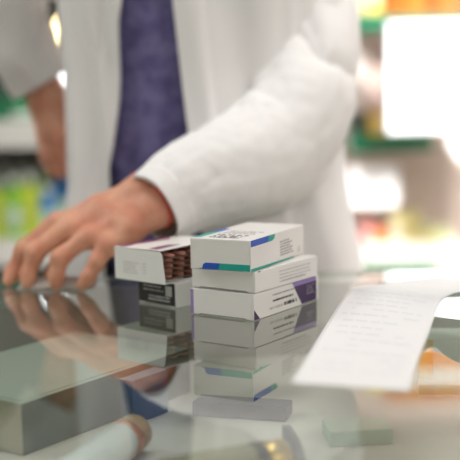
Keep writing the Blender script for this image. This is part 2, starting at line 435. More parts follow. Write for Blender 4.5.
dl = (c1 - c0).normalized(); q = c0 + dl * .125 + Vector((dl.y, -dl.x, 0)) * .026 - Vector((0, 0, .004))
o = orient_box('product_box', q, dl, .055, .018, .0455, [plain('box_blue_light', (110, 140, 160)), plain('box_blue', (52, 92, 122)), plain('box_blue2', (70, 110, 140))])
tag(o, 'small blue box under the glass behind the white tube', 'box')
q = onz(418, 338, -.035)
e = empty('product_box', (q.x, q.y, SH + .0003)); e.rotation_euler.z = -.1
obj('carton', B(0, .09, 0, .05, 0, .0645), plain('box_white', (225, 228, 220)), e, bevel=.001)
obj('yellow_panel', B(.001, .016, -.0006, -.0001, .022, .063), plain('print_yellow', (236, 196, 60)), e)
obj('green_band', B(.001, .089, -.0006, -.0001, .003, .014), plain('print_green', (70, 150, 110)), e)
tag(e, 'white box with yellow panel and green band under the glass beside the receipt', 'box')
q = onz(192, 402, -.085)
o = orient_box('product_box', q, Vector((1, -.30, 0)), .098, .03, .0145, [plain('box_slate', (56, 66, 86)), plain('box_navy', (44, 54, 74)), plain('box_slate', (56, 66, 86))])
tag(o, 'flat slate blue box under the glass below the right stack', 'box')
def tube(name, a, b, r, mbody, mcap, mband, label, capL=.03, band=None):
    e = empty(name, a); d = (b - a); e.rotation_euler = d.to_track_quat('Z', 'Y').to_euler(); L = d.length
    prof = [(r * .75, 0), (r * .95, .003), (r, .008), (r, L - .012), (r * .8, L - .004), (r * .5, L)]
    obj('body', lathe(prof), mbody, e, smooth=True)
    obj('cap', lathe([(r * .9, L - .002), (r * .98, L + .002), (r * .98, L + capL - .003), (r * .85, L + capL)]), mcap, e, smooth=True)
    obj('band', lathe([(r * 1.01, L * .88), (r * 1.03, L * .88 + .001), (r * 1.03, L * .97), (r * 1.01, L * .97 + .001)]), mband, e, smooth=True)
    tag(e, label, 'bottle'); return e
zz = SH + .0185 - T
tube('cosmetic_bottle', onz(62, 484, zz), onz(128, 437, zz), .0175, plain('bottle_silver', (214, 220, 222), .25), plain('cap_tan', (176, 150, 112), .35), plain('band_rose', (206, 150, 120), .3, metal=.5),
     'silver white bottle with tan cap lying under the glass at the lower left', capL=.018)
tube('cosmetic_bottle', onz(156, 482, zz), onz(264, 462, zz), .0175, plain('bottle_olive', (150, 146, 118), .25), plain('cap_gold', (214, 176, 84), .25, metal=.7), plain('band_dark', (48, 52, 60), .3),
     'olive bottle with shiny gold cap lying under the glass at the bottom', capL=.020)
bm = bmesh.new()                                    # dark curved strap beside the gold cap
pts = catmull([onz(286, 425, -.079), onz(294, 438, -.079), onz(300, 455, -.079), onz(303, 475, -.079)], 16)
for i, p in enumerate(pts):
    for s in (0, 1):
        pass
vv = [[bm.verts.new(p + Vector((dx, 0, dz))) for dx, dz in ((-.004, 0), (.004, 0), (.004, -.02), (-.004, -.02))] for p in pts]
for a, b in zip(vv, vv[1:]):
    for i in range(4): bm.faces.new((a[i], a[(i + 1) % 4], b[(i + 1) % 4], b[i]))
bm.faces.new(vv[0]); bm.faces.new(vv[-1][::-1])
tag(obj('strap', bm, plain('band_dark', (48, 52, 60)), smooth=True), 'dark curved band under the glass right of the gold cap', 'strap')
o = orient_box('product_box', onz(330, 432, -.085), Vector((1, .1, 0)), .06, .04, .0145, [plain('box_mint', (188, 204, 184)), plain('box_mint2', (150, 190, 165)), plain('box_mint2', (150, 190, 165))])
tag(o, 'mint green box under the glass below the front edge of the receipt', 'box')

# small white sachet under the fingers
bm = bmesh.new(); n = 28; G = []
sa, sb = onz(16, 288.5, .002), onz(92, 288, .002)
for i in range(n + 1):
    row = []
    for j in range(13):
        u, v = i / n, j / 12
        x = sa.x + (sb.x - sa.x) * u; y = 1.285 + .045 * v
        hgt = .013 * math.sin(PI * u) ** .6 * math.sin(PI * v) ** .7 * (.7 + .5 * noise.noise(Vector((u * 6, v * 3, 2))))
        row.append(bm.verts.new((x, y, T + .001 + max(hgt, 0))))
    G.append(row)
for i in range(n):
    for j in range(12): bm.faces.new((G[i][j], G[i + 1][j], G[i + 1][j + 1], G[i][j + 1]))
o = obj('sachet', bm, plain('sachet_plastic', (225, 218, 214), .3), smooth=True)
sm = o.modifiers.new('thick', 'SOLIDIFY'); sm.thickness = .0006; sm.offset = 1
tag(o, 'small crumpled white sachet on the glass under the fingertips', 'sachet')

# ------------------------------------------------------------------ person : distance-field body
def sdf_mesh(prims, lo, hi, h, k):
    """prims: (a, b, ra, rb) tapered capsules blended with radius k ; surface nets"""
    lo = np.array(lo); hi = np.array(hi); n = np.ceil((hi - lo) / h).astype(int) + 1
    xs = [lo[i] + h * np.arange(n[i]) for i in range(3)]
    D = np.full(tuple(n), 1.0, dtype=np.float32)
    for a, b, ra, rb in prims:
        a = np.array(a, float); b = np.array(b, float); R = max(ra, rb) + 3 * k + 2 * h
        i0 = [max(0, int((min(a[i], b[i]) - R - lo[i]) / h)) for i in range(3)]
        i1 = [min(n[i], int((max(a[i], b[i]) + R - lo[i]) / h) + 2) for i in range(3)]
        if any(i1[i] <= i0[i] for i in range(3)): continue
        gx, gy, gz = np.meshgrid(*[xs[i][i0[i]:i1[i]] for i in range(3)], indexing='ij')
        d = b - a; L2 = max(float(d @ d), 1e-12)
        t = np.clip(((gx - a[0]) * d[0] + (gy - a[1]) * d[1] + (gz - a[2]) * d[2]) / L2, 0, 1)
        ds = np.sqrt((gx - a[0] - t * d[0]) ** 2 + (gy - a[1] - t * d[1]) ** 2 + (gz - a[2] - t * d[2]) ** 2) - (ra + (rb - ra) * t)
        sl = tuple(slice(i0[i], i1[i]) for i in range(3)); o = D[sl]
        hh = np.maximum(k - np.abs(o - ds), 0) / k
        D[sl] = np.minimum(o, ds) - hh * hh * k * .25
    ins = D < 0
    idx = -np.ones(tuple(n - 1), dtype=np.int64)
    c = sum(ins[i:n[0] - 1 + i, j:n[1] - 1 + j, l:n[2] - 1 + l].astype(int) for i in (0, 1) for j in (0, 1) for l in (0, 1))
    act = np.argwhere((c > 0) & (c < 8)); idx[tuple(act.T)] = np.arange(len(act))
    pos = np.zeros((len(act), 3)); cnt = np.zeros(len(act))
    for ax in range(3):
        for u in (0, 1):
            for v in (0, 1):
                o0 = [0, 0, 0]; oth = [q for q in range(3) if q != ax]; o0[oth[0]] = u; o0[oth[1]] = v
                p0 = act + np.array(o0); p1 = p0.copy(); p1[:, ax] += 1
                d0 = D[tuple(p0.T)]; d1 = D[tuple(p1.T)]; m = (d0 < 0) != (d1 < 0)
                t = np.where(m, d0 / np.where(m, d0 - d1, 1), 0)
                pt = p0.astype(float); pt[:, ax] += t; pos[m] += pt[m]; cnt[m] += 1
    V = lo + h * pos / cnt[:, None]
    Fs = []
    for ax in range(3):
        u, v = [(1, 2), (2, 0), (0, 1)][ax]
        s0 = [slice(1, n[i] - 1) for i in range(3)]; s0[ax] = slice(0, n[ax] - 1); s1 = list(s0); s1[ax] = slice(1, n[ax])
        A = ins[tuple(s0)]; Bq = ins[tuple(s1)]
        e = np.argwhere(A != Bq)
        if not len(e): continue
        fl = A[tuple(e.T)]
        off = np.array([0 if i == ax else 1 for i in range(3)]); e = e + off
        du = np.zeros(3, int); du[u] = 1; dv = np.zeros(3, int); dv[v] = 1
        q = np.stack([idx[tuple((e - du - dv).T)], idx[tuple((e - dv).T)], idx[tuple(e.T)], idx[tuple((e - du).T)]], 1)
        q[~fl] = q[~fl][:, ::-1]; Fs.append(q)
    return V, np.concatenate(Fs)
def cap(a, b, ra, rb): return (tuple(a), tuple(b), ra, rb)
def chain(pts, rad): return [cap(pts[i], pts[i + 1], rad[i], rad[i + 1]) for i in range(len(pts) - 1)]

# left hand (viewer's right arm, resting on the glass), fingertips touching the counter
def tip(px, y, r): p = at(px, 289, y); p.z = T + r + .0006; return p
wr1, wr2 = at(141, 192, 1.305), at(156, 210, 1.283)
hand = []
fingers = {
 'index': [at(56, 221, 1.312), at(24, 249, 1.312), at(13, 272, 1.310), tip(9, 1.302, .0072)],
 'middle': [at(70, 227, 1.296), at(35, 253, 1.292), at(28, 275, 1.290), tip(27, 1.286, .0075)],
 'ring': [at(88, 236, 1.276), at(60, 258, 1.270), at(56, 276, 1.270), tip(56.5, 1.272, .0072)],
 'little': [at(107, 243, 1.264), at(97, 262, 1.258), at(88, 278, 1.254), tip(82, 1.262, .0066)]}
frad = {'index': (.0108, .0098, .0086, .0072), 'middle': (.0112, .0102, .0088, .0075), 'ring': (.0108, .0098, .0085, .0072), 'little': (.0098, .0086, .0076, .0066)}
prims = []
wc = (wr1 + wr2) / 2
for i, (nm, p) in enumerate(fingers.items()):
    s = wr1.lerp(wr2, i / 3)
    prims += [cap(s, p[0] + Vector((.006, 0, -.004)), .0195, .0125)]
    prims += chain(p, frad[nm])
prims += [cap(fingers['index'][0].lerp(wr1, .5), fingers['little'][0].lerp(wr2, .5), .014, .015)]
thumb = [wr1 + Vector((-.01, .008, -.012)), at(90, 232, 1.325), at(62, 255, 1.333), at(50, 274, 1.318)]
prims += chain(thumb, (.017, .0155, .0105, .0082))
elb = at(298, 122, 1.45); mid = at(228, 168, 1.375)
for q in (0, 1):
    w_ = (wr1, wr2)[q]; w2 = w_.lerp(mid + Vector((0, 0, (.008, -.008)[q])), .8)
    prims += [cap(w_, w2, .0218, .030), cap(w2, mid, .030, .034), cap(mid, elb, .034, .037)]
hx = [p for q in prims for p in (q[0], q[1])]
lo = (-.30, 1.20, T); hi = (.04, 1.42, T + .20)
V1, F1 = sdf_mesh(prims, lo, hi, .0021, .009)
# keep the part well inside the sleeve
# right hand (hanging at the side, further back)
rw = at(47, 98, 1.66)
palm = at(53, 128, 1.655)
pr2 = [cap(rw + Vector((-.008, 0, 0)), palm + Vector((-.006, .005, 0)), .024, .021), cap(rw + Vector((.008, 0, 0)), palm + Vector((.010, 0, 0)), .022, .019),
       cap(rw + Vector((0, .004, 0)), at(28, 50, 1.66), .026, .036), cap(at(28, 50, 1.66), at(-8, -8, 1.64), .036, .042)]
for i, dx in enumerate((-.014, -.004, .007, .016)):
    b = palm + Vector((dx, -.004 + .004 * i, -.012)); ln = (.058, .066, .062, .05)[i]
    m1 = b + Vector((.003, -.004, -ln * .5)); m2 = m1 + Vector((.004, .008, -ln * .38)); pr2 += chain([b, m1, m2], (.0105, .009, .0072))
tb = rw + Vector((.014, -.008, -.03)); pr2 += chain([tb, tb + Vector((.012, -.014, -.025)), tb + Vector((.012, -.016, -.05))], (.013, .010, .0075))
V2, F2 = sdf_mesh(pr2, (-.40, 1.56, 1.0), (-.20, 1.72, 1.33), .003, .010)
# trunk, legs, neck, head : mostly under clothes
PX, PY = -.034, 1.55
P = lambda x, y, z: (PX + x, PY + y, z)
tr = []
for s in (-1, 1):
    tr += [cap(P(.065 * s, .01, .92), P(.068 * s, .01, 1.12), .078, .074), cap(P(.068 * s, .01, 1.12), P(.075 * s, .01, 1.33), .074, .078)]
    tr += [cap(P(.05 * s, .01, 1.40), P(.135 * s, .01, 1.385), .042, .036)]
    tr += chain([P(.085 * s, .01, .90), P(.09 * s, .0, .50), P(.09 * s, .02, .09)], (.088, .056, .038))
    tr += chain([P(.09 * s, .04, .045), P(.10 * s, -.08, .035), P(.105 * s, -.15, .028)], (.040, .034, .024))
tr += [cap(P(.135, .01, 1.385), at(312, 60, 1.50), .036, .040), cap(at(312, 60, 1.50), elb, .042, .038)]
tr += [cap(P(-.135, .02, 1.385), at(-6, -10, 1.64), .034, .036)]
tr += [cap(P(0, .01, 1.40), P(0, 0, 1.52), .058, .052)]
tr += [cap(P(0, .01, 1.66), P(0, .0, 1.60), .088, .072), cap(P(0, -.03, 1.60), P(0, -.045, 1.555), .060, .038)]
tr += [cap(P(0, -.095, 1.64), P(0, -.108, 1.605), .008, .013)]
for s in (-1, 1): tr += [cap(P(.086 * s, .01, 1.64), P(.088 * s, .012, 1.60), .012, .009)]
V3, F3 = sdf_mesh(tr, (PX - .34, PY - .27, 0), (PX + .30, PY + .16, 1.78), .008, .03)
# elbow gap piece of the left forearm outside the fine grid
fa = [cap(mid, elb, .034, .038)]
V4, F4 = sdf_mesh(fa, (-.08, 1.28, 1.0), (.16, 1.48, 1.22), .006, .02)
Vs, Fs, off = [], [], 0
for V, F in ((V1, F1), (V2, F2), (V3, F3), (V4, F4)):
    Vs.append(V); Fs.append(F + off); off += len(V)
me = bpy.data.meshes.new('person'); me.from_pydata(np.concatenate(Vs).tolist(), [], np.concatenate(Fs).tolist())
me.materials.append(M['skin'])
for p in me.polygons: p.use_smooth = True
person = bpy.data.objects.new('person', me); link(person)
tag(person, 'person in white lab coat and purple sweater, hand resting on the glass counter', 'person')
person['label'] = 'person in an open white lab coat over a purple sweater, one hand on the counter'

# sweater
def ring_surface(fn, nu, nv, closed):
    bm = bmesh.new(); G = [[bm.verts.new(fn(i / nu, j / nv)) for i in range(nu if closed else nu + 1)] for j in range(nv + 1)]
    for j in range(nv):
        for i in range(nu):
            i2 = (i + 1) % nu if closed else i + 1
            bm.faces.new((G[j][i], G[j][i2], G[j + 1][i2], G[j + 1][i]))
    return bm
def interp(z, tab):
    if z <= tab[0][0]: return tab[0][1]
    for (a, x), (b, y) in zip(tab, tab[1:]):
        if z <= b:
            u = (z - a) / (b - a); u = u * u * (3 - 2 * u) if False else u
            return x + (y - x) * u
    return tab[-1][1]
def sweater(u, v):
    z = .84 + v * (1.475 - .84); th = u * 2 * PI
    a = interp(z, [(.84, .170), (1.0, .164), (1.2, .172), (1.34, .18), (1.40, .16), (1.44, .11), (1.475, .062)])
    b = interp(z, [(.84, .110), (1.0, .108), (1.2, .115), (1.34, .118), (1.42, .085), (1.475, .062)])
    d = .004 * noise.noise(Vector((math.sin(th) * 3, math.cos(th) * 3, z * 9))) + .003 * noise.noise(Vector((math.sin(th) * 8, z * 26, 5)))
    return (PX + (a + d) * math.sin(th), PY - (b + d) * math.cos(th), z)
o = obj('sweater', ring_surface(sweater, 120, 110, True), M['knit'], person, smooth=True)
o.modifiers.new('thick', 'SOLIDIFY').thickness = .002
o['label'] = 'purple heathered sweater'
def trouser(s):
    def fn(u, v):
        z = .05 + v * .93; th = u * 2 * PI; r = interp(z, [(.05, .080), (.5, .088), (.85, .098), (1.0, .085)])
        return (PX + s * .088 + r * math.sin(th) * .95, PY + .01 - r * math.cos(th), z)
    return fn
for s in (-1, 1):
    o = obj('trouser_leg', ring_surface(trouser(s), 40, 20, True), M['trouser'], person, smooth=True)
    bm = bmesh.new(); q = bmesh.ops.create_uvsphere(bm, u_segments=20, v_segments=12, radius=1)
    for v in q['verts']:
        v.co = Vector((v.co.x * .05, v.co.y * .145 - .045, max(v.co.z, -.3) * .06 + .022)); v.co += Vector((PX + .10 * s, PY, 0))
    obj('shoe', bm, M['shoe'], person, smooth=True)
bm = bmesh.new(); q = bmesh.ops.create_uvsphere(bm, u_segments=32, v_segments=20, radius=1)
for v in q['verts']:
    c_ = v.co.copy(); v.co = Vector((PX + c_.x * .102, PY + .022 + c_.y * .108, 1.675 + c_.z * .10))
    if c_.z < 0 and c_.y < .1: v.co.y = max(v.co.y, PY + .01); 
obj('hair', bm, M['hair'], person, smooth=True)
for s in (-1, 1):
    bm = bmesh.new(); bmesh.ops.create_uvsphere(bm, u_segments=14, v_segments=10, radius=.011)
    bmesh.ops.translate(bm, vec=(PX + .031 * s, PY - .078, 1.645), verts=bm.verts); obj('eye', bm, M['eye'], person, smooth=True)
bm = bmesh.new(); q = bmesh.ops.create_uvsphere(bm, u_segments=14, v_segments=8, radius=1)
bmesh.ops.scale(bm, vec=(.024, .008, .007), verts=bm.verts); bmesh.ops.translate(bm, vec=(PX, PY - .088, 1.575), verts=bm.verts); obj('lips', bm, M['lip'], person, smooth=True)

# lab coat body
def ridge(p): return 1 - abs(noise.noise(p)) * 2
def coat_body(u, v):
    z = .60 + v * (1.478 - .60)
    a = interp(z, [(.60, .245), (.9, .215), (1.05, .186), (1.2, .180), (1.32, .186), (1.39, .180), (1.43, .13), (1.478, .075)])
    b = interp(z, [(.60, .175), (.9, .150), (1.05, .135), (1.2, .132), (1.33, .135), (1.42, .10), (1.478, .075)])
    xl = interp(z, [(.60, -.205), (.95, -.170), (1.14, -.150), (1.30, -.128), (1.40, -.10), (1.478, -.09)])
    xr = interp(z, [(.60, .030), (.95, -.030), (1.14, -.052), (1.30, -.066), (1.40, -.04), (1.478, -.02)])
    sl = max(-.97, min(.97, (xl - PX) / a)); sr_ = max(-.97, min(.97, (xr - PX) / a))
    t0, t1 = math.asin(sr_), 2 * PI + math.asin(sl)          # from the right-hand edge round the back to the left-hand edge
    th = t0 + (t1 - t0) * u
    fold = .009 * math.sin(th * 9 + 1.5 * math.sin(z * 5)) * max(0, min(1, (1.35 - z) * 2.5))
    fold += .010 * noise.noise(Vector((math.sin(th) * 3.2, math.cos(th) * 3.2, z * 2.2))) + .011 * (ridge(Vector((th * 3.1 + z * 2.2, z * 1.3, 3))) - .6)
    edge = min(u, 1 - u); fold += .0045 * min(1, max(0, (.034 - edge) / .003))
    a += fold; b += fold
    # the panel is pulled forward under the raised arm
    y = PY - b * math.cos(th)
    return (PX + a * math.sin(th), y, z)
coat = obj('lab_coat', ring_surface(coat_body, 260, 140, False), M['coatc'], person, smooth=True)
sm = coat.modifiers.new('thick', 'SOLIDIFY'); sm.thickness = .003; sm.offset = 1
coat['label'] = 'open white cotton lab coat'
def loft(spine, radii, n, nu, fold, sq=1.0):
    P_ = catmull(spine, n); R_ = [v.x for v in catmull([Vector((r, 0, 0)) for r in radii], n)]
    fr = []; up = Vector((0, 0, 1))
    for i in range(n):
        t = (P_[min(i + 1, n - 1)] - P_[max(i - 1, 0)]).normalized()
        if i == 0: s = t.cross(Vector((0, -1, 0))).normalized()
        else: s = (s - t * s.dot(t)).normalized()
        fr.append((P_[i], t, s, t.cross(s)))
    bm = bmesh.new(); G = []
    for i in range(n):
        p, t, s, w = fr[i]; row = []
        for k in range(nu):
            th = 2 * PI * k / nu; r = R_[i] + fold(i / (n - 1), th)
            row.append(bm.verts.new(p + s * (r * math.cos(th)) + w * (r * math.sin(th) * sq)))
        G.append(row)
    for i in range(n - 1):
        for k in range(nu): bm.faces.new((G[i][k], G[i][(k + 1) % nu], G[i + 1][(k + 1) % nu], G[i + 1][k]))
    return bm
def crease(x):              # rounded ridges with sharper valleys
    return abs(math.sin(x)) ** .6 - .75
def sleeve_fold(u, th):
    # long soft drapes along the forearm, a few deeper creases radiating from the bent elbow
    f = .008 * noise.noise(Vector((u * 4.2 + 1.2 * math.sin(th + .6), math.cos(th) * 1.3, math.sin(th) * 1.3)))
    e_ = math.exp(-((u - .45) / .15) ** 2)
    wob = 1.2 * noise.noise(Vector((u * 5, math.cos(th) * 1.5, math.sin(th) * 1.5 + 2)))
    f += e_ * .0100 * crease((u - .05) * 19 + 1.5 * math.sin(th + 1.0) + wob)
    f += .008 * crease(1.5 * th + u * 7 + wob * 1.3) * min(1, (1 - u) * 4) * (.55 + noise.noise(Vector((u * 4, 3, math.sin(th)))))
    f += .0016 * noise.noise(Vector((u * 30, math.cos(th) * 5, math.sin(th) * 5)))
    return f
sp = [Vector((PX + .075, PY + .005, 1.425)), at(300, -95, 1.56), at(313, -20, 1.535), at(310, 50, 1.50), at(297, 108, 1.455), at(270, 150, 1.405), at(230, 172, 1.36), at(188, 188, 1.322), at(154, 209, 1.292)]
o = obj('sleeve', loft(sp, [.052, .066, .058, .059, .071, .071, .063, .0520, .0425], 150, 110, sleeve_fold), M['coatc'], coat, smooth=True)
sm = o.modifiers.new('thick', 'SOLIDIFY'); sm.thickness = .003; sm.offset = 1
def cuff_fold(u, th): return .0008 * math.sin(th * 5)
o = obj('cuff_hem', loft([sp[-1].lerp(sp[-2], .40) , sp[-1].lerp(sp[-2], .2), sp[-1] + (sp[-1] - sp[-2]) * .03], [.0474, .0458, .0440], 12, 80, cuff_fold), M['coatc'], coat, smooth=True)
sm = o.modifiers.new('thick', 'SOLIDIFY'); sm.thickness = .0035; sm.offset = 0
def sleeve_fold2(u, th):
    return .012 * noise.noise(Vector((u * 5, math.cos(th) * 1.5, math.sin(th) * 1.5 + 7))) + .008 * (ridge(Vector((u * 7 + math.sin(th), math.cos(th), 12))) - .5)
sp2 = [Vector((PX - .075, PY + .005, 1.425)), Vector((PX - .16, PY + .02, 1.375)), at(12, -55, 1.60), at(2, -5, 1.635), at(18, 42, 1.65), at(42, 84, 1.658)]
o = obj('sleeve', loft(sp2, [.052, .068, .060, .058, .048, .040], 80, 80, sleeve_fold2), M['coatc'], coat, smooth=True)
sm = o.modifiers.new('thick', 'SOLIDIFY'); sm.thickness = .003; sm.offset = 1
# red cord bracelet
bd = (wr2 - wr1).normalized(); ax = (elb - wc).normalized(); o2 = ax.cross(bd).normalized()
bc = wc + ax * .003
bm = bmesh.new(); nseg = 48; G = []
for i in range(nseg):
    th = 2 * PI * i / nseg
    c_ = bc + bd * math.cos(th) * .0425 + o2 * math.sin(th) * .0270 + ax * .003 * math.cos(th)
    rd = (bd * math.cos(th) + o2 * math.sin(th))
    G.append([bm.verts.new(c_ + rd * .0014 * math.cos(q) + ax * .0014 * math.sin(q)) for q in (0, PI / 3, 2 * PI / 3, PI, 4 * PI / 3, 5 * PI / 3)])
for i in range(nseg):
    for j in range(6): bm.faces.new((G[i][j], G[(i + 1) % nseg][j], G[(i + 1) % nseg][(j + 1) % 6], G[i][(j + 1) % 6]))
br = obj('bracelet', bm, M['cord'], person, smooth=True); br['label'] = 'red cord bracelet'
nv = Vector((0, -1, .15)); nv = (nv - ax * nv.dot(ax)).normalized(); kn = bc + nv * (1 / math.hypot(nv.dot(bd) / .0425, nv.dot(o2) / .0270) + .0015); bm = bmesh.new()
for d_ in (Vector((-.003, -.002, -.020)), Vector((.004, -.002, -.016))):
    a, b = kn, kn + d_; vv = []
    for p in (a, b): vv.append([bm.verts.new(p + Vector((.0016 * math.cos(q), .0016 * math.sin(q), 0))) for q in (0, PI / 2, PI, 3 * PI / 2)])
    for j in range(4): bm.faces.new((vv[0][j], vv[0][(j + 1) % 4], vv[1][(j + 1) % 4], vv[1][j]))
    bm.faces.new(vv[0]); bm.faces.new(vv[1])
obj('cord_end', bm, M['cord'], br)

# ------------------------------------------------------------------ shelving behind
def unit(x0, x1, yf, yb, shelves, label, railm, backm, rail_h=.03):
    e = empty('shelving_unit', (0, 0, 0))
    for x in (x0 - .02, x1): obj('side_panel', B(x, x + .02, yf + .02, yb, 0, 2.1), M['shelfw'], e)
    obj('back_panel', B(x0, x1, yb - .02, yb, .02, 2.1), backm, e)
    obj('plinth', B(x0, x1, yf + .03, yb - .02, 0, .09), M['shelfw'], e)
    for z in shelves:
        s = obj('shelf', B(x0 + .001, x1 - .001, yf, yb - .021, z - .02, z), M['shelfw'], e)
        obj('price_rail', B(x0 + .001, x1 - .001, yf - .012, yf - .0005, z - rail_h, z + .004), railm, s)
    tag(e, label, 'shelving'); return e
# left unit : front at 2.5 m
YL = 2.50
zpx = lambda py, y: at(230, py, y).z
zl = lambda px, py, y: at(px, py, y).z
zL1 = zl(20, 122, YL); zL0 = zl(20, 240, YL); zL2 = zl(67, 46, YL)
unit(-1.55, -.30, YL, 2.98, [.45, zL0, zL1, zL2 + .34, zL2 + .62], 'white shelving unit behind the person at the left with bottles on it', M['shelfw'], M['shelfgrey'], .058)
xp = lambda px, y: at(px, 200, y).x
def bottle(px, y, z, h, r, mb, mc, label, group='bottles on the left shelf'):
    e = empty('bottle', (xp(px, y), y, z + .0005))
    obj('body', lathe([(r * .85, 0), (r, .006), (r, h * .62), (r * .82, h * .74), (r * .42, h * .80), (r * .42, h * .84)], 24), mb, e, smooth=True)
    obj('cap', lathe([(r * .5, h * .84), (r * .52, h * .86), (r * .48, h * .985), (r * .35, h)], 20), mc, e, smooth=True)
    obj('label_wrap', lathe([(r * 1.01, h * .15), (r * 1.02, h * .16), (r * 1.02, h * .5), (r * 1.01, h * .51)], 24), plain('wrap_yellow', (190, 205, 70)) if 'yellow' in label else plain('wrap_pale', (190, 215, 190)), e, smooth=True)
    tag(e, label, 'bottle', group); return e
gr = plain('bottle_lime', (140, 200, 50), .3); gy = plain('bottle_yellowgreen', (196, 214, 60), .3); gb = plain('bottle_blue', (30, 120, 190), .3); gd = plain('bottle_green', (70, 140, 70), .3); cw = plain('cap_white', (225, 232, 225), .4)
B_ = [(-22, gd, 'green'), (-4, gy, 'yellow'), (14, gr, 'lime green'), (30, gy, 'bright yellow green'), (47, gb, 'blue')]
for i, (px, m, cn) in enumerate(B_):
    bottle(px, YL + .05, zL0, (.135, .14, .145, .15, .12)[i], .0185, m, cw, cn + ' bottle with pale cap, front row of the left shelf')
B2 = [(-30, gy, 'yellow'), (-12, gr, 'lime'), (6, gd, 'dark green'), (24, gr, 'lime green'), (42, gr, 'light lime'), (60, gb, 'blue')]
for i, (px, m, cn) in enumerate(B2):
    bottle(px, YL + .13, zL0, .16, .02, m, cw, cn + ' bottle in the back row of the left shelf behind the front bottles')
def pack(px0, px1, y, z, ztop, depth, m, name, label, cat='box', strip=None, group=None, sm=None):
    x0, x1 = xp(px0, y), xp(px1, y)
    e = empty(name, ((x0 + x1) / 2, y, z + .0005)); w = (x1 - x0) / 2; h = ztop - z
    obj('carton', B(-w, w, 0, depth, 0, h), m, e, bevel=.002)
    if strip: obj('printed_band', B(-w + .001, w - .001, -.0008, -.0001, h * strip[0], h * strip[1]), sm, e)
    tag(e, label, cat, group); return e
# things on the upper left shelf
zt = zl(10, 88, YL)
pack(-40, 12, YL + .06, zL1, zt, .1, M['panelg'], 'carton', 'dark green carton on the upper left shelf, leftmost', strip=(.7, .95), sm=plain('print_grey', (70, 80, 76)))
pack(15, 40, YL + .07, zL1, zt - .005, .1, plain('carton_green', (46, 140, 92)), 'carton', 'brighter green carton on the upper left shelf beside the sleeve', strip=(.1, .3), sm=cw)
pack(-30, 14, YL + .22, zL1, zl(10, 62, YL + .22), .08, plain('carton_charcoal', (60, 60, 64)), 'carton', 'tall charcoal carton at the back of the upper left shelf', strip=(.8, .95), sm=plain('print_grey', (70, 80, 76)))
pack(52, 66, YL + .03, zL1, zl(60, 88, YL), .08, plain('carton_mint', (170, 205, 190)), 'carton', 'mint carton on the upper left shelf behind the hanging hand', strip=(.5, .8), sm=cw)
# low row
pack(-30, 6, YL + .04, .4505, .62, .1, plain('carton_slate', (110, 120, 150)), 'carton', 'slate blue carton on the low left shelf', strip=(.4, .8), sm=cw)
pack(12, 50, YL + .04, .4505, .66, .1, plain('carton_grey2', (140, 144, 150)), 'carton', 'grey carton on the low left shelf', strip=(.3, .6), sm=cw)
# lamps seen in the gap between sleeve and coat
def lampthing(px, py, y, rx, rz_, m, label, name='shelf_lamp'):
    p = at(px, py, y); z0 = zL1
    e = empty(name, (p.x, y, z0 + .0005))
    hz = p.z - z0
    obj('base', lathe([(.028, 0), (.028, .006), (.010, .010)], 24), M['shelfw'], e, smooth=True)
    obj('stem', lathe([(.005, .008), (.005, hz - rz_ * .8)], 12), M['shelfw'], e, smooth=True)
    bm = bmesh.new(); bmesh.ops.create_uvsphere(bm, u_segments=24, v_segments=16, radius=1)
    bmesh.ops.scale(bm, vec=(rx, rx, rz_), verts=bm.verts); bmesh.ops.translate(bm, vec=(0, 0, hz), verts=bm.verts)
    obj('bulb', bm, m, e, smooth=True)
    tag(e, label, 'lamp')
lampthing(64, 29, 2.53, .018, .026, M['lamp'], 'small warm glowing lamp between the sleeve and the coat')
lampthing(66, 70, 2.62, .020, .042, M['lampw'], 'tall white glowing lamp below the warm one')
lampthing(45, 86, 2.60, .018, .036, M['lampw'], 'short white glowing lamp behind the hanging hand')
# right unit
YR = 2.60
zR1 = zl(390, 137, YR); zR0 = zl(405, 262, YR); zR2 = zl(370, 16, YR)
e = empty('shelving_unit', (0, 0, 0)); xr0, xr1 = xp(334, YR), 1.35
for x in (xr0 - .02, xr1): obj('side_panel', B(x, x + .02, YR + .16, 2.98, 0, 2.1), M['beige'], e)
obj('back_panel', B(xr0, xr1, 2.96, 2.98, .02, 2.1), M['beige'], e)
obj('divider_panel', B(xr0, xr1, YR + .17, YR + .18, .02, 1.6), M['beige'], e)
obj('plinth', B(xr0, xr1, YR + .03, 2.95, 0, .09), M['beige'], e)
for z, xa, xb in ((zR1, xp(351, YR), xp(432, YR)), (zR2, xp(352, YR), xr1 - .001), (zR0, xp(360, YR), xp(440, YR)), (.45, xr0 + .001, xr1 - .001), (1.75, xr0 + .001, xr1 - .001)):
    s = obj('shelf', B(xa, xb, YR, YR + .169, z - .012, z), M['shelfw'], e)
    obj('price_rail', B(xa, xb, YR - .012, YR - .0005, z - (.034 if z > zR0 + .01 else .012), z + .004), M['shelfg'], s)
tag(e, 'beige shelving unit with green shelf edges behind the counter at the right', 'shelving')
yy = YR + .03
cols = [('orange', (240, 160, 30)), ('amber', (246, 180, 40)), ('yellow', (250, 205, 70)), ('deep orange', (230, 140, 40)), ('golden', (240, 190, 80)), ('pale orange', (240, 180, 100)), ('peach', (238, 190, 140))]
for i, (cn, rgb) in enumerate(cols):
    a = 386 + i * 13
    pack(a, a + 12, yy, zR2, zR2 + .16, .08, plain('carton_' + cn.replace(' ', '_'), tuple(c * f for c, f in zip(rgb, (.78, .66, .6)))), 'carton', cn + ' carton in the row on the top right shelf', 'box', (.5, .7), 'orange cartons on the top right shelf', cw)
pack(357, 367, yy, zR2, zR2 + .10, .06, plain('carton_cream', (240, 225, 170)), 'carton', 'cream carton at the left end of the top right shelf', strip=(.3, .5), sm=cw)
pack(369, 383, yy, zR2, zR2 + .13, .06, plain('carton_light_yellow', (246, 226, 120)), 'carton', 'light yellow carton beside the cream one on the top right shelf', strip=(.3, .5), sm=cw)
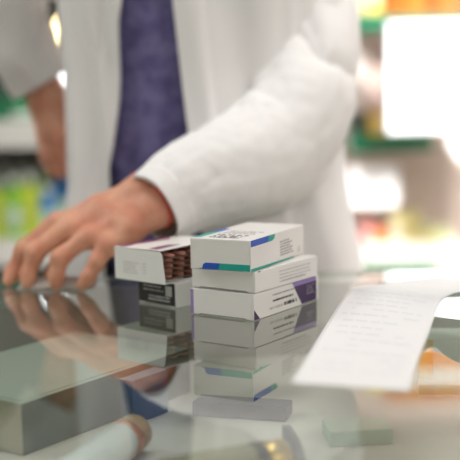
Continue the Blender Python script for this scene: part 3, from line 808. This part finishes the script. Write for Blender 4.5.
# middle shelf
zt = zR1
pack(347 + 5, 366, yy + .02, zt, zl(355, 36, yy), .07, plain('carton_white2', (238, 228, 224)), 'carton', 'tall white carton at the left end of the middle right shelf', strip=(.1, .18), sm=plain('print_pink', (220, 190, 180)))
pack(367, 384, yy + .05, zt, zl(375, 32, yy), .07, plain('carton_rose', (226, 205, 198)), 'carton', 'tall pale pink carton beside the white panel', strip=(.05, .3), sm=plain('print_tan', (205, 165, 140)))
pack(352, 366, yy - .02, zt, zl(355, 113, yy), .035, plain('carton_dark', (50, 66, 56)), 'carton', 'small dark carton in front on the middle right shelf', strip=(.2, .3), sm=plain('print_green', (70, 150, 110)))
pack(369, 384, yy - .02, zt, zl(375, 113, yy), .035, plain('carton_yellow3', (244, 204, 80)), 'carton', 'small yellow carton in front on the middle right shelf', strip=(.5, .6), sm=cw)
pack(398, 428, yy, zt, zl(410, 118, yy), .06, plain('carton_white3', (245, 243, 240)), 'carton', 'low white carton on the middle right shelf under the lit panel', strip=(.1, .2), sm=cw)
# bright light box in front of the shelves
yb = YR - .12
x0, x1 = xp(387, yb), xp(540, yb); z0, z1 = zl(390, 134, yb), zl(400, 21, yb)
e = empty('light_box', ((x0 + x1) / 2, yb, z0)); w = (x1 - x0) / 2; h = z1 - z0
obj('housing', B(-w, w, .002, .04, 0, h), M['shelfw'], e, bevel=.006)
obj('lit_face', B(-w + .004, w - .004, -.002, .0018, .004, h - .004), M['light'], e)
obj('bracket', B(-.01, .01, .04, .12 + .168, h * .5, h * .5 + .02), M['metal'], e)
tag(e, 'large glowing white light box in front of the right shelves', 'light box')
# round white wobbler at the right edge
p = at(478, 136, yb - .04); bm = lathe([(.068, -.002), (.070, 0), (.070, .006), (.068, .008)], 48)
e = empty('shelf_sign', (p.x, yb - .04, p.z)); o = obj('disc', bm, plain('sign_white', (250, 248, 244)), e); o.rotation_euler.x = PI / 2
obj('arm', B(-.004, .004, 0, .0375, .02, .028), M['metal'], e)
tag(e, 'round white shelf sign at the right edge in front of the light box', 'sign')
# white card below the middle shelf
p0, p1 = at(347, 166, YR), at(399, 207, YR)
e = empty('price_card', ((p0.x + p1.x) / 2, YR - .004, (p0.z + p1.z) / 2)); w = (p1.x - p0.x) / 2; h = (p0.z - p1.z) / 2
obj('card', B(-w, w, -.003, 0, -h, h), plain('card_white', (255, 255, 255), .6), e, bevel=.001)
obj('holder', B(-.01, .01, .0002, .173, -.01, .01), M['metal'], e)
tag(e, 'blank white card on a holder below the middle right shelf', 'card')
# tray and jars on the low shelf
x0, x1 = xp(361, yy), xp(455, yy)
e = empty('product_tray', ((x0 + x1) / 2, YR + .005, zR0 + .0005)); w = (x1 - x0) / 2
bm = bmesh.new(); box(bm, -w, w, 0, .11, 0, .004); box(bm, -w, w, 0, .003, .004, .045); box(bm, -w, w, .107, .11, .004, .045); box(bm, -w, -w + .003, .003, .107, .004, .045); box(bm, w - .003, w, .003, .107, .004, .045)
obj('tray_body', bm, plain('tray_white', (252, 250, 244)), e)
obj('tray_lip', B(-w, w, -.004, -.0002, .036, .046), plain('tray_white', (252, 250, 244)), e)
tag(e, 'white product tray on the lowest visible shelf at the right', 'tray')
def jar(px, dy, r, h, m, mc, label):
    e = empty('jar', (xp(px, YR + .05), YR + dy, zR0 + .0055))
    obj('body', lathe([(r * .9, 0), (r, .005), (r, h * .75), (r * .9, h * .8)], 24), m, e, smooth=True)
    obj('cap', lathe([(r * .95, h * .8), (r * .97, h * .82), (r * .95, h * .97), (r * .8, h)], 24), mc, e, smooth=True)
    tag(e, label, 'jar', 'jars in the white tray')
yel = plain('jar_yellow', (250, 240, 170)); yel2 = plain('jar_green_pale', (225, 232, 180)); red = plain('jar_red', (214, 90, 50)); pk = plain('jar_pink', (240, 170, 165)); org = plain('jar_orange', (240, 170, 90)); crm = plain('jar_cream', (252, 244, 214))
jar(366, .05, .017, .105, pk, pk, 'tall pink jar at the left end of the white tray')
jar(379, .05, .017, .075, org, red, 'orange jar with red lid in the white tray')
jar(396, .05, .020, .105, crm, yel, 'cream jar with pale yellow lid in the white tray')
jar(412, .06, .021, .112, yel, yel, 'pale yellow jar, tallest in the white tray')
jar(428, .05, .017, .078, yel, yel2, 'yellow jar with green tinted lid in the white tray')
jar(443, .05, .018, .070, yel2, yel2, 'pale green jar at the right end of the white tray')

# ------------------------------------------------------------------ world, camera
w = bpy.data.worlds.new('World'); bpy.context.scene.world = w; w.use_nodes = True
w.node_tree.nodes['Background'].inputs[0].default_value = (.9, .95, 1, 1); w.node_tree.nodes['Background'].inputs[1].default_value = .3
cd = bpy.data.cameras.new('Camera'); cam = bpy.data.objects.new('Camera', cd); link(cam)
Rm = Matrix((RIGHT, UP, -F0)).transposed().to_4x4(); Rm.translation = CAM; cam.matrix_world = Rm
cd.sensor_width = 36; cd.sensor_fit = 'HORIZONTAL'; cd.lens = FPX / 460 * 36; cd.clip_start = .02
cd.dof.use_dof = True; cd.dof.focus_distance = 1.10; cd.dof.aperture_fstop = 2.5
sc = bpy.context.scene; sc.camera = cam
vs = sc.view_settings; vs.view_transform = 'Standard'; vs.look = 'None'; vs.gamma = 1; vs.exposure = .15; vs.use_curve_mapping = False
